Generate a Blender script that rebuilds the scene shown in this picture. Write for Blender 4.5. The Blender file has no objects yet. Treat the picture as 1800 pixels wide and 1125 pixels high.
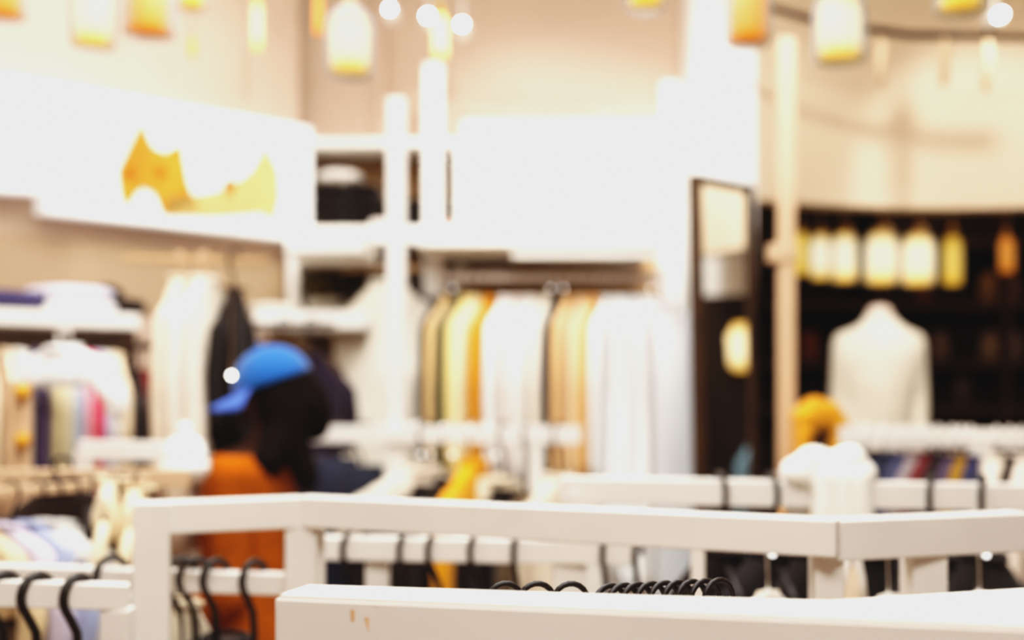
import bpy, bmesh, math, random
from mathutils import Vector, Matrix, noise
random.seed(7)
D = bpy.data; C = bpy.context.scene.collection
PI = math.pi
F = 2200.0; HZ = 690.0; CX = 900.0; CAMZ = 1.5

# ------------------------------------------------------------------ helpers
def W(px, py, Y):
    """point at depth Y that stands where the photograph shows (px,py)"""
    return Vector(((px-CX)/F*Y, Y, CAMZ+(HZ-py)/F*Y))

def nodes(m):
    m.use_nodes = True
    nt = m.node_tree
    return nt, nt.nodes['Principled BSDF']

MATS = {}
def mat(name, col, rough=.7, var=.06, scale=12, metal=0, bump=0, sheen=0, spec=.3, emit=None, es=0):
    if name in MATS: return MATS[name]
    m = D.materials.new(name); nt, b = nodes(m)
    tc = nt.nodes.new('ShaderNodeTexCoord'); nz = nt.nodes.new('ShaderNodeTexNoise')
    nz.inputs['Scale'].default_value = scale; nz.inputs['Detail'].default_value = 4
    nt.links.new(tc.outputs['Object'], nz.inputs['Vector'])
    r = nt.nodes.new('ShaderNodeValToRGB')
    r.color_ramp.elements[0].position = .3; r.color_ramp.elements[1].position = .7
    r.color_ramp.elements[0].color = (*[max(0, c*(1-var)) for c in col], 1)
    r.color_ramp.elements[1].color = (*[min(1, c*(1+var)) for c in col], 1)
    nt.links.new(nz.outputs['Fac'], r.inputs['Fac']); nt.links.new(r.outputs['Color'], b.inputs['Base Color'])
    b.inputs['Roughness'].default_value = rough; b.inputs['Metallic'].default_value = metal
    b.inputs['Specular IOR Level'].default_value = spec
    if sheen: b.inputs['Sheen Weight'].default_value = sheen
    if bump:
        n2 = nt.nodes.new('ShaderNodeTexNoise'); n2.inputs['Scale'].default_value = scale*14
        bp = nt.nodes.new('ShaderNodeBump'); bp.inputs['Strength'].default_value = bump
        nt.links.new(tc.outputs['Object'], n2.inputs['Vector']); nt.links.new(n2.outputs['Fac'], bp.inputs['Height'])
        nt.links.new(bp.outputs['Normal'], b.inputs['Normal'])
    if emit:
        b.inputs['Emission Color'].default_value = (*emit, 1); b.inputs['Emission Strength'].default_value = es
    MATS[name] = m; return m

def s2l(r, g, b):
    f = lambda c: (c/255/12.92) if c/255 <= .04045 else ((c/255+.055)/1.055)**2.4
    return (f(r), f(g), f(b))
def cloth(r, g, b, var=.12):
    return mat('cloth_%d_%d_%d' % (r, g, b), s2l(r, g, b), .9, var, 7, bump=.25, sheen=.15, spec=.1)

def build(name, bm, m, parent=None, smooth=True, world=True):
    bmesh.ops.recalc_face_normals(bm, faces=bm.faces[:])
    if parent is not None and world:
        bm.transform(root_mat(parent).inverted())
    me = D.meshes.new(name); bm.to_mesh(me); bm.free()
    if smooth:
        for p in me.polygons: p.use_smooth = True
    if m: me.materials.append(m)
    o = D.objects.new(name, me); C.objects.link(o)
    if parent is not None: o.parent = parent
    return o
def root_mat(o):
    m = Matrix.LocRotScale(o.location, o.rotation_euler, None)
    p = o.parent
    while p is not None:
        m = Matrix.LocRotScale(p.location, p.rotation_euler, None) @ m; p = p.parent
    return m
def tag(o, label, cat, group=None):
    o['label'] = label; o['category'] = cat
    if group: o['group'] = group
    return o
def thing(name, label, cat, loc=(0, 0, 0), rz=0, group=None):
    o = D.objects.new(name, None); C.objects.link(o)
    o.location = loc; o.rotation_euler = (0, 0, rz); o.empty_display_size = .05
    return tag(o, label, cat, group)
def struct(name, bm, m, smooth=False):
    o = build(name, bm, m, None, smooth); o['kind'] = 'structure'; return o

def box_bm(bm, lo, hi, bev=0, M=None):
    t = bmesh.new(); bmesh.ops.create_cube(t, size=1)
    lo, hi = Vector(lo), Vector(hi); c = (lo+hi)/2; s = hi-lo
    for v in t.verts: v.co = Vector((v.co.x*s.x+c.x, v.co.y*s.y+c.y, v.co.z*s.z+c.z))
    if bev: bmesh.ops.bevel(t, geom=t.edges[:]+t.verts[:], offset=bev, segments=3, profile=.6, affect='EDGES')
    if M is not None: t.transform(M)
    me = D.meshes.new('t'); t.to_mesh(me); t.free(); bm.from_mesh(me); D.meshes.remove(me)
    return bm
def box(lo, hi, bev=0): return box_bm(bmesh.new(), lo, hi, bev)

def beam_bm(a, b, w, h, bev=.004, bm=None):
    """square bar whose centre line runs a->b; w across, h up"""
    a, b = Vector(a), Vector(b); d = (b-a); L = d.length; d.normalize()
    up = Vector((0, 0, 1)) if abs(d.z) < .95 else Vector((0, 1, 0))
    s = d.cross(up).normalized(); u = s.cross(d).normalized()
    M = Matrix((( d.x, s.x, u.x, a.x), (d.y, s.y, u.y, a.y), (d.z, s.z, u.z, a.z), (0, 0, 0, 1)))
    return box_bm(bm or bmesh.new(), (0, -w/2, -h/2), (L, w/2, h/2), bev, M)

def tube_bm(pts, r, seg=10, bm=None, closed=False):
    bm = bm or bmesh.new(); pts = [Vector(p) for p in pts]; n = len(pts)
    rs = r if isinstance(r, (list, tuple)) else [r]*n
    rings = []; prev = None
    for i, p in enumerate(pts):
        t = (pts[min(i+1, n-1)]-pts[max(i-1, 0)]).normalized()
        if prev is None:
            ref = Vector((0, 0, 1)) if abs(t.z) < .9 else Vector((1, 0, 0)); a = t.cross(ref).normalized()
        else: a = (prev-t*prev.dot(t)).normalized()
        prev = a; b = t.cross(a)
        rings.append([bm.verts.new(p+(a*math.cos(2*PI*k/seg)+b*math.sin(2*PI*k/seg))*rs[i]) for k in range(seg)])
    for i in range(n-1):
        for k in range(seg):
            bm.faces.new((rings[i][k], rings[i][(k+1) % seg], rings[i+1][(k+1) % seg], rings[i+1][k]))
    bm.faces.new(rings[0]); bm.faces.new(rings[-1][::-1])
    return bm
def lathe_bm(prof, c=(0, 0, 0), seg=24, bm=None):
    bm = bm or bmesh.new(); c = Vector(c); rings = []
    for r, z in prof:
        rings.append([bm.verts.new(c+Vector((r*math.cos(2*PI*k/seg), r*math.sin(2*PI*k/seg), z))) for k in range(seg)])
    for i in range(len(rings)-1):
        for k in range(seg): bm.faces.new((rings[i][k], rings[i][(k+1) % seg], rings[i+1][(k+1) % seg], rings[i+1][k]))
    bm.faces.new(rings[0][::-1]); bm.faces.new(rings[-1])
    return bm
def prism_bm(poly, z0, z1, bev=0):
    bm = bmesh.new()
    lo = [bm.verts.new((x, y, z0)) for x, y in poly]; hi = [bm.verts.new((x, y, z1)) for x, y in poly]
    n = len(poly); bm.faces.new(lo[::-1]); bm.faces.new(hi)
    for i in range(n): bm.faces.new((lo[i], lo[(i+1) % n], hi[(i+1) % n], hi[i]))
    if bev: bmesh.ops.bevel(bm, geom=bm.edges[:], offset=bev, segments=2, affect='EDGES')
    return bm
def ell_bm(c, r, bm=None, M=None, seg=24):
    bm = bm or bmesh.new(); t = bmesh.new(); bmesh.ops.create_uvsphere(t, u_segments=seg, v_segments=seg//2, radius=1)
    for v in t.verts: v.co = Vector((v.co.x*r[0], v.co.y*r[1], v.co.z*r[2]))
    if M is not None: t.transform(M)
    t.transform(Matrix.Translation(Vector(c)))
    me = D.meshes.new('t'); t.to_mesh(me); t.free(); bm.from_mesh(me); D.meshes.remove(me); return bm
def capsule_bm(a, b, ra, rb, bm, n=7):
    a, b = Vector(a), Vector(b)
    tube_bm([a.lerp(b, i/n) for i in range(n+1)], [ra+(rb-ra)*i/n for i in range(n+1)], 14, bm)
    ell_bm(a, (ra,)*3, bm, seg=16); ell_bm(b, (rb,)*3, bm, seg=16)
def fuse(bm, vox=.008, smooth=6):
    """one continuous surface from overlapping volumes"""
    me = D.meshes.new('f'); bm.to_mesh(me); bm.free()
    o = D.objects.new('f', me); C.objects.link(o)
    r = o.modifiers.new('r', 'REMESH'); r.mode = 'VOXEL'; r.voxel_size = vox
    s = o.modifiers.new('s', 'SMOOTH'); s.iterations = smooth; s.factor = .6
    dg = bpy.context.evaluated_depsgraph_get(); ev = o.evaluated_get(dg)
    out = bmesh.new(); out.from_mesh(ev.to_mesh()); ev.to_mesh_clear()
    D.objects.remove(o); D.meshes.remove(me); return out

# ------------------------------------------------------------------ materials
WHITE = mat('white_lacquer', s2l(234, 227, 218), .42, .03, 9, spec=.4)
WHITE2 = mat('white_board', s2l(246, 240, 230), .6, .02, 5)
CREAMP = mat('peach_enamel', s2l(212, 178, 144), .5, .04, 5)
WALLB = mat('beige_wall_paint', s2l(197, 171, 150), .85, .03, 3)
WALLW = mat('white_wall_paint', s2l(250, 246, 240), .85, .02, 3)
TAN = mat('tan_panel', s2l(190, 152, 112), .7, .12, 4)
DARKW = mat('dark_brown_wall', s2l(36, 24, 12), .8, .4, 2)
DARKS = mat('dark_shelf_wood', s2l(58, 38, 20), .6, .3, 6)
BLACK = mat('black_plastic', s2l(24, 18, 14), .45, .1, 20, spec=.4)
CHROME = mat('chrome', (.85, .83, .8), .12, .02, 20, metal=1)
WOOD = mat('hanger_wood', s2l(150, 105, 62), .5, .15, 20)
OCHRE = mat('ochre_wood', s2l(196, 140, 40), .6, .1, 20)
FLOORM = mat('floor_screed', s2l(170, 150, 128), .5, .1, 2)

def glow_mat(name, mid, end, s):
    m = D.materials.new(name); nt, b = nodes(m)
    tc = nt.nodes.new('ShaderNodeTexCoord'); sp = nt.nodes.new('ShaderNodeSeparateXYZ')
    nt.links.new(tc.outputs['Generated'], sp.inputs[0])
    r = nt.nodes.new('ShaderNodeValToRGB'); e = r.color_ramp.elements
    e[0].position = 0; e[0].color = (*end, 1); e[1].position = 1; e[1].color = (*end, 1)
    x = e.new(.3); x.color = (*mid, 1); x = e.new(.72); x.color = (*mid, 1)
    nt.links.new(sp.outputs[2], r.inputs[0]); nt.links.new(r.outputs[0], b.inputs['Emission Color'])
    b.inputs['Base Color'].default_value = (*end, 1); b.inputs['Emission Strength'].default_value = s
    return m
GL_PALE = glow_mat('pale_lamp_glow', s2l(250, 238, 205), s2l(236, 180, 64), .95)
GL_AMB = glow_mat('amber_lamp_glow', s2l(236, 165, 80), s2l(230, 130, 12), .66)
GL_YEL = glow_mat('yellow_lamp_glow', s2l(240, 205, 110), s2l(236, 178, 50), .75)
def glass_mat():
    m = D.materials.new('smoky_glass'); nt, b = nodes(m)
    b.inputs['Base Color'].default_value = (.42, .44, .47, 1); b.inputs['Roughness'].default_value = .2
    t = nt.nodes.new('ShaderNodeBsdfTransparent'); t.inputs[0].default_value = (.82, .84, .86, 1)
    mx = nt.nodes.new('ShaderNodeMixShader'); lw = nt.nodes.new('ShaderNodeLayerWeight'); lw.inputs[0].default_value = .35
    mp = nt.nodes.new('ShaderNodeMath'); mp.operation = 'MULTIPLY'; mp.inputs[1].default_value = 1.1
    nt.links.new(lw.outputs['Facing'], mp.inputs[0]); nt.links.new(mp.outputs[0], mx.inputs[0])
    nt.links.new(t.outputs[0], mx.inputs[1]); nt.links.new(b.outputs[0], mx.inputs[2])
    nt.links.new(mx.outputs[0], nt.nodes['Material Output'].inputs[0]); return m
GLASS = glass_mat()
SPOTE = mat('spot_lens', (1, 1, 1), .5, 0, emit=(1, .97, .92), es=26)
def mirror_mat():
    m = D.materials.new('mirror_glass'); nt, b = nodes(m)
    b.inputs['Base Color'].default_value = (.82, .82, .8, 1); b.inputs['Metallic'].default_value = 1
    b.inputs['Roughness'].default_value = .02; return m
MIRROR = mirror_mat()

# ------------------------------------------------------------------ room shell
struct('floor', box((-4.2, -1.6, -.1), (3.1, 6.4, 0)), FLOORM)
struct('ceiling', box((-4.2, -1.6, 3.5), (3.1, 6.4, 3.6)), WALLB)
struct('wall_front', box((-4.2, -1.7, 0), (3.1, -1.6, 3.5)), WALLB)
struct('wall_right', box((3.0, -1.6, 0), (3.1, 6.4, 2.07)), DARKW)
struct('wall_right_upper', box((3.0, -1.6, 2.07), (3.1, 6.4, 3.5)), WALLW)
YB = 4.95
XB0 = (525-CX)/F*YB; XB1 = .898
struct('wall_back', box((XB0-.1, YB, 0), (XB1, YB+.1, 3.5)), WALLB)
struct('wall_divider', box((XB1-.1, YB+.1, 0), (XB1, 6.3, 3.5)), DARKW)
struct('wall_far', box((XB1-.1, 6.3, 0), (3.1, 6.4, 3.5)), DARKW)
# left wall plane, 47 degrees off the view axis
n2 = Vector((.678, -.735)); PC = n2.dot(Vector((-1.636, 4.0)))
def LW(px, py, off=0):
    k = (px-CX)/F; Y = (PC+off)/(n2.x*k+n2.y)
    return W(px, py, Y)
u2 = Vector((.735, .678))
p0 = LW(525, 600); p0 = Vector((p0.x, p0.y)); pN = p0-u2*4.6
q = [p0, pN, pN-n2*.1, p0-n2*.1]
struct('wall_left', prism_bm([(v.x, v.y) for v in q], 0, 3.5), WALLB)
struct('wall_outer', box((-4.2, -1.6, 0), (-4.1, 3.2, 3.5)), WALLB)

# light on the lower back wall put in as a white field; trims
xa, xb = (812-CX)/F*YB, (1200-CX)/F*YB
z_ = lambda py, Y: CAMZ+(HZ-py)/F*Y
struct('wall_light_field', box((xa, YB-.02, 1.0), (xb, YB, z_(210, YB))), WALLW)
struct('trim_2', box((xa, YB-.045, z_(210, YB)), (xb-.05, YB, z_(190, YB)), .004), WALLB)
struct('trim_3', box(((1048-CX)/F*YB, YB-.045, z_(330, YB)), ((1072-CX)/F*YB, YB-.02, z_(210, YB)), .004), mat('pale_trim', s2l(232, 220, 200), .7))
struct('trim_4', box(((664-CX)/F*YB, YB-.06, z_(290, YB)), ((680-CX)/F*YB, YB, 3.5), .004), WALLB)
struct('trim_5', box(((1160-CX)/F*YB, YB-.07, .0), ((1195-CX)/F*YB, YB, z_(150, YB)), .004), WALLW)
# column
tag(build('square_column', box((.672, 4.62, 0), (.902, 4.95, 3.5), .006), WALLW), 'tall square white column behind the leaning dark mirror', 'column')
# bulkhead over the dark room: concave in plan
def bulkhead():
    bm = bmesh.new(); pts = []
    x0, x1 = .905, 2.62
    for i in range(25):
        t = i/24; x = x0+(x1-x0)*t; y = 4.88-.42*(2*t-1)**2*(1 if t > .5 else .55); pts.append((x, y))
    rings = []
    for x, y in pts:
        rings.append([bm.verts.new(v) for v in ((x, y, 2.22), (x, y, 3.5), (x, y+.12, 3.5), (x, y+.12, 2.22))])
    for i in range(24):
        for k in range(4): bm.faces.new((rings[i][k], rings[i][(k+1) % 4], rings[i+1][(k+1) % 4], rings[i+1][k]))
    bm.faces.new(rings[0]); bm.faces.new(rings[-1][::-1]); return bm
struct('trim_6', bulkhead(), mat('bulkhead_paint', s2l(222, 198, 168), .8, .02, 3))

# ------------------------------------------------------------------ light box sign with golden art
sg = thing('sign_board', 'long white wall sign with golden peaked artwork, above the left shelf', 'sign', LW(260, 440, .05))
def plane_prism(pxs, off0, off1):
    bm = bmesh.new(); a = [bm.verts.new(LW(x, y, off0)) for x, y in pxs]
    b = []
    for v in a: b.append(bm.verts.new(v.co+Vector((n2.x, n2.y, 0))*(off1-off0)))
    n = len(a); bm.faces.new(a[::-1]); bm.faces.new(b)
    for i in range(n): bm.faces.new((a[i], a[(i+1) % n], b[(i+1) % n], b[i]))
    return bm
build('panel', plane_prism([(-160, 118), (522, 232), (522, 428), (60, 378), (60, 345), (-160, 335)], .02, .12), mat('sign_white', s2l(252, 250, 246), .5, .01, 3, emit=(1, .97, .93), es=.25), sg, False)
GOLD = mat('sign_gold', s2l(200, 140, 44), .6, .15, 9); GOLD2 = mat('sign_pale_gold', s2l(212, 180, 112), .6, .08, 9)
GOLD3 = mat('sign_deep_gold', s2l(180, 108, 20), .6, .08, 9)
art = lambda poly: plane_prism(poly, .121, .127)
build('artwork', art([(206, 300), (248, 212), (268, 258), (290, 268), (318, 250), (330, 320), (350, 372), (285, 378), (270, 340), (250, 330), (236, 345), (222, 372), (210, 340)]), GOLD, sg, False)
build('artwork', art([(290, 350), (350, 340), (400, 330), (440, 300), (466, 252), (490, 300), (492, 352), (480, 392), (460, 376), (380, 382), (290, 380)]), GOLD2, sg, False)
for c in ((228, 305), (282, 302), (402, 326)):
    poly = [(c[0]+11*math.cos(a*PI/6), c[1]+14*math.sin(a*PI/6)) for a in range(12)]
    build('artwork', plane_prism(poly, .127, .131), GOLD3, sg, False)

# ------------------------------------------------------------------ left wall shelf and its goods
def lw_box(px0, px1, py0, py1, off0, off1, bev=.004):
    a, b = LW(px0, py1, off1), LW(px1, py1, off1)
    zt = LW(px0, py0, off1).z; zb = a.z
    d = Vector((b.x-a.x, b.y-a.y)); L = d.length
    M = Matrix.Translation((a.x, a.y, 0)) @ Matrix.Rotation(math.atan2(d.y, d.x), 4, 'Z')
    return box_bm(bmesh.new(), (0, 0, zb), (L, off1-off0, zt), bev, M)
tag(build('wall_shelf', lw_box(-120, 245, 536, 566, 0.0, .38), WHITE2), 'white shelf board on the left wall below the sign', 'shelf')
def folded(name, label, c, s, m, rz=0, group=None, cat='folded garment'):
    """soft folded garment: rounded slab with creased layers"""
    bm = bmesh.new(); bmesh.ops.create_cube(bm, size=1)
    bmesh.ops.subdivide_edges(bm, edges=bm.edges[:], cuts=7, use_grid_fill=True)
    for v in bm.verts:
        p = v.co*2; r = 3.2
        l = (abs(p.x)**r+abs(p.y)**r+abs(p.z)**2.4)**(1/r)
        if l > 0: p = p/max(l, .001)*max(abs(p.x), abs(p.y), abs(p.z))
        w = noise.noise(Vector((p.x*1.7+c[0]*9, p.y*1.7, p.z*2)))
        v.co = Vector((p.x*s[0]/2, p.y*s[1]/2, p.z*s[2]/2*(1+.22*w)))
        if abs(p.y) > .8: v.co.y += .006*math.sin(p.z*7)
    bmesh.ops.transform(bm, matrix=Matrix.Translation(Vector(c)+Vector((0, 0, s[2]/2))) @ Matrix.Rotation(rz, 4, 'Z'), verts=bm.verts)
    return tag(build(name, bm, m), label, cat, group)
ra = math.atan2(u2.y, u2.x)
shz = LW(-120, 536, .38).z
def on_lw(px, off):
    p = LW(px, 600, off); return (p.x, p.y)
for px, dz, s, m, lab in (
    (-5, 0, (.26, .26, .065), cloth(62, 58, 92), 'folded navy garment at the left end of the white wall shelf'),
    (120, 0, (.27, .26, .045), cloth(244, 240, 240), 'folded white garment at the bottom of the pale shelf stack'),
    (120, .042, (.25, .25, .045), cloth(226, 220, 236), 'folded pale lilac garment on top of the shelf stack'),
    (208, 0, (.13, .22, .06), cloth(38, 30, 26), 'folded black garment at the right end of the wall shelf')):
    x, y = on_lw(px, .2); folded('folded_garment', lab, (x, y, shz+dz), s, m, ra)
x, y = on_lw(190, .2); folded('folded_garment', 'small black roll leaning behind the pale shelf stack', (x, y, shz), (.08, .12, .1), cloth(42, 34, 28), ra)

# ------------------------------------------------------------------ niche shelving unit on the back wall
YN = 4.62
nu = thing('shelving_unit', 'white shelving unit with dark folded goods right of the sign', 'shelving', ((660-CX)/F*YN, YN, 0))
X_ = lambda px, Y=YN: (px-CX)/F*Y
build('side_panel', box((X_(505), YN, 0), (X_(524), YB-.005, z_(252, YN)), .003), WHITE2, nu)
build('side_panel', box((X_(800), YN, 0), (X_(816), YB-.005, z_(252, YN)), .003), WHITE2, nu)
build('back_panel', box((X_(524), YB-.02, .3), (X_(800), YB-.005, z_(250, YN)), .001), TAN, nu)
for py in (398, 545, 700, 880): build('shelf', box((X_(524), YN, z_(py+28, YN)), (X_(800), YB-.02, z_(py, YN)), .003), WHITE2, nu)
build('top_panel', box((X_(524), YN, z_(256, YN)), (X_(800), YB-.02, z_(244, YN)), .002), WHITE2, nu)
sz1, sz2 = z_(398, YN), z_(545, YN)
kk = 0
for i, (px, w, n_, m) in enumerate(((564, .15, 3, cloth(26, 20, 16)), (632, .14, 3, cloth(20, 16, 14)), (672, .1, 2, cloth(34, 26, 20)), (728, .1, 2, cloth(24, 19, 16)), (790, .05, 2, cloth(30, 24, 18)))):
    for k in range(n_):
        words = ['bottom', 'middle', 'top'][k] if n_ == 3 else ['lower', 'upper'][k]
        where = ['first', 'second', 'third', 'fourth', 'fifth'][i]
        folded('folded_garment', 'black folded garment, %s of the %s stack from left on the upper unit shelf' % (words, where), (X_(px), YN+.15, sz1+k*.056), (w, .24, .06), m, 0, 'black garments folded on the upper shelf')
folded('folded_garment', 'pale grey folded garment lying on top of the black stacks', (X_(590), YN+.13, sz1+.17), (.17, .22, .05), cloth(214, 206, 196))
folded('folded_garment', 'small coral folded cloth at the right of the upper unit shelf', (X_(787), YN+.06, sz1), (.06, .08, .022), cloth(220, 140, 120))
folded('folded_garment', 'white folded cloth at the front of the upper shelf before the black stacks', (X_(672), YN+.04, sz1), (.1, .07, .03), cloth(235, 226, 218))
for i, (px, w, h, m, lab) in enumerate(((560, .14, .15, cloth(70, 60, 24), 'olive folded bundle on the lower unit shelf'), (615, .12, .17, cloth(48, 38, 18), 'dark olive folded bundle next to the post on the lower unit shelf'), (658, .08, .19, cloth(30, 22, 14), 'black bundle behind the white post on the lower unit shelf'), (728, .09, .17, cloth(40, 30, 20), 'black bundle between the two posts on the lower unit shelf'), (790, .06, .12, cloth(44, 32, 22), 'dark bundle at the right end of the lower unit shelf'))):
    folded('folded_bundle', lab, (X_(px), YN+.13, sz2), (w, .22, h), m)
folded('folded_garment', 'grey white folded garment at the front of the lower unit shelf', (X_(570), YN+.04, sz2), (.16, .07, .05), cloth(190, 184, 170))
# projecting white display ledge at left of the unit
tag(build('display_ledge', box((X_(445, 4.3), 4.3, z_(580, 4.3)), (X_(645, 4.3), 4.63, z_(548, 4.3)), .012), WHITE2), 'thick white display ledge behind the person in the blue cap', 'shelf')
folded('folded_garment', 'pale folded garment lying on the display ledge behind the person', (X_(470, 4.3), 4.42, z_(548, 4.3)), (.16, .18, .035), cloth(240, 232, 216))
tag(build('display_ledge', box((X_(500, 4.2), 4.2, z_(446, 4.2)), (X_(640, 4.2), 4.63, z_(402, 4.2)), .012), WHITE2), 'white projecting ledge end under the black folded stacks', 'shelf')

# ------------------------------------------------------------------ hangers and garments
def hook_pts(hk, r, lean=0, rn=.0):
    pts = []
    for i in range(13):
        a = math.radians(-15+i*(225/12)); pts.append(Vector((r*math.cos(a), 0, hk+r*math.sin(a))))
    pts.append(Vector((-r*.45, 0, hk-r*1.15))); pts.append(Vector((-.1*r, 0, hk-r*1.75))); pts.append(Vector((0, 0, min(hk-r*2.2, .02)))); pts.append(Vector((0, 0, -.005)))
    return pts
def hanger(label, loc, rz, mat_arm=BLACK, mat_hook=BLACK, hk=.09, r=.036, th=.0042, group=None, w=.2, bar=False, hook_glint=0):
    t = thing('clothes_hanger', label, 'hanger', loc, rz, group)
    build('hook', tube_bm(hook_pts(hk, r), th, 8), mat_hook, t, world=False)
    bm = tube_bm([(-w, 0, -.085), (-w*.75, 0, -.052), (-w*.35, 0, -.018), (0, 0, -.004), (w*.35, 0, -.018), (w*.75, 0, -.052), (w, 0, -.085)], [.006, .008, .009, .009, .009, .008, .006], 8)
    if bar: tube_bm([(-w, 0, -.085), (w, 0, -.085)], .004, 8, bm)
    build('arm', bm, mat_arm, t, world=False)
    if hook_glint: build('hook_glint', ell_bm((0, -.012, hk-r*1.6), (.0055,)*3, seg=12), mat('glint_%d' % int(hook_glint*10), (.9, .9, .9), .2, 0, metal=1, emit=(1, .95, .88), es=hook_glint), t, world=False)  # glowing ball added as the highlight on a metal hook
    return t
def garment(name, label, cat, loc, rz, m, L=.72, sw=.2, flare=1.0, sleeve=.5, thick=.04, group=None, m2=None, folds=5, fa=.012, collar=True, flat=False, slope=1):
    """a garment hanging from shoulders at the origin"""
    t = thing(name, label, cat, loc, rz, group); seed = random.random()*50
    N = 40; lev = [(0, .055, .034), (-.012, .075, .034), (-.03, .11, .032), (-.055, .16, .032), (-.08, .197, .032), (-.11, .2, .036), (-.17, .19, .042), (-.25, .186, .045)]
    if flat: lev = [(0, .17, .02), (-.01, .19, .034), (-.1, .19, .04), (-.25, .186, .045)]
    if L < .3: lev = [(z*L/.3, w, t_) for z, w, t_ in lev]
    if slope != 1: lev = [(z*(slope if z > -.1 else 1+(slope-1)*.75 if z > -.2 else 1.15), w, t_) for z, w, t_ in lev]; 
    z = lev[-1][0]
    while z > -L+.02 and L >= .3:
        z -= min(.07, (L+z)); s = (-z-.25)/max(.01, L-.25)
        lev.append((z, .186+(.2*flare-.186)*s, .045+.012*s))
    bm = bmesh.new(); rings = []
    for z, w, th in lev:
        w *= sw/.2; th *= thick/.04*(1 if sw > .1 else sw/.14); s = min(1, -z/L); ring = []
        for k in range(N):
            a = 2*PI*k/N; ca, sa = math.cos(a), math.sin(a)
            x = w*math.copysign(abs(ca)**.8, ca); y = th*math.copysign(abs(sa)**.8, sa)
            fo = fa*s*(math.sin(folds*2*x/sw*PI*.5+seed+z*2)+.6*noise.noise(Vector((x*18+seed, z*3, seed))))
            y += fo*2; x += fa*s*.8*math.sin(z*5+seed)
            ring.append(bm.verts.new((x, y, z+(.006*math.sin(3*a+seed) if s > .98 else 0))))
        rings.append(ring)
    for i in range(len(rings)-1):
        for k in range(N): bm.faces.new((rings[i][k], rings[i][(k+1) % N], rings[i+1][(k+1) % N], rings[i+1][k]))
    bm.faces.new(rings[0][::-1]); bm.faces.new(rings[-1])
    build('body', bm, m, t, world=False)
    if sleeve:
        for sgn in (-1, 1):
            p = [(sgn*sw*.9, 0, -.085), (sgn*(sw+.015), .004, -.12), (sgn*(sw+.03), .01, -.12-sleeve*.4), (sgn*(sw+.02), .012, -.12-sleeve*.8), (sgn*(sw+.015), .01, -.12-sleeve)]
            b2 = tube_bm(p, [r_*min(1, sw/.17) for r_ in (.03, .045, .042, .037, .033)], 14)
            for v in b2.verts: v.co.y *= .75*min(1, thick/.035)
            build('sleeve', b2, m, t, world=False)
    if collar:
        q_ = sw/.2; qt = thick/.04
        pts = [(.062*q_*math.cos(a*PI/8), .038*qt*math.sin(a*PI/8), .002+.004*math.sin(a*PI/8)) for a in range(17)]
        build('collar', tube_bm(pts, .009*q_, 8), m2 or m, t, world=False)
    return t

class Rail:
    def __init__(s, a, b, w, h): s.a, s.b, s.w, s.h = Vector(a), Vector(b), w, h
    def at(s, px):
        k = (px-CX)/F; d = s.b-s.a
        t = (k*s.a.y-s.a.x)/(d.x-k*d.y); return s.a+d*t
    @property
    def ang(s): return math.atan2(s.b.y-s.a.y, s.b.x-s.a.x)
def rail(px0, py0, Y0, px1, py1, Y1, w, h):
    a, b = W(px0, py0, Y0), W(px1, py1, Y1); a.z -= h/2; b.z -= h/2
    return Rail(a, b, w, h)
def rack(name, label, rails, posts, m=WHITE, cat='clothes rack', feet=True, loc=None):
    """rails: (Rail, partname); posts: (point, width, ztop)"""
    r0 = rails[0][0]; c = loc or ((r0.a.x+r0.b.x)/2, (r0.a.y+r0.b.y)/2, 0)
    t = thing(name, label, cat, c)
    for r, nm in rails: build(nm, beam_bm(r.a, r.b, r.w, r.h, .003), m, t, False)
    for p, w, zt, rz in posts:
        M = Matrix.Translation((p[0], p[1], 0)) @ Matrix.Rotation(rz, 4, 'Z')
        build('post', box_bm(bmesh.new(), (-w/2, -w/2, 0), (w/2, w/2, zt), .003, M), m, t, False)
    return t

def hang(r, px, label, m, hm=None, ht='black plastic', rz=0, hk=.09, hr=.036, th=.0042, hlabel=None, g=None, hg=None, hook=True, hook_glint=0, **kw):
    p = r.at(px); rot = r.ang+PI/2+rz; loc = (p.x, p.y, p.z-hk)
    hl = hlabel or ('%s hanger carrying the %s' % (ht, label))
    if len(hl.split()) > 16: hl = 'hanger of the '+label
    if hook: hanger(hl, loc, rot, hm or BLACK, CHROME if ht.startswith('chrome') or 'metal' in ht else (hm or BLACK), hk, hr, th, hg, w=min(.2, kw.get('sw', .2)*.9), hook_glint=hook_glint)
    if m is not None:
        name = kw.pop('name', 'hanging_shirt'); cat = kw.pop('cat', 'shirt')
        return garment(name, label, cat, loc, rot, m, group=g, **kw)

# ---- A: nearest white counter top
polyA = [(480, 1046, 1.07), (1960, 1106, .9), (1960, 1022, 1.13), (1460, 1057, 1.02), (1120, 1046, 1.05), (540, 1026, 1.13)]
pa = [W(*q) for q in polyA]
ZA = CAMZ-.17
pa = [((px-CX)/F*(.17*F/(py-HZ)), .17*F/(py-HZ)) for px, py, _ in polyA]
ca = thing('display_counter', 'nearest white display frame with broad top across the bottom', 'counter', (pa[0][0]+.4, 1.05, 0))
build('top', prism_bm(pa, ZA-.055, ZA, .004), WHITE, ca, False)
for x, y in ((pa[0][0]+.04, pa[0][1]+.01), (pa[5][0]+.03, pa[5][1]-.03), (pa[2][0]-.03, pa[2][1]-.04), (pa[1][0]-.03, pa[1][1]+.04)):
    build('leg', box((x-.022, y-.022, 0), (x+.022, y+.022, ZA-.05), .003), WHITE, ca, False)
SCR = mat('worn_wood', s2l(222, 176, 130), .7, .1, 30)
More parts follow.
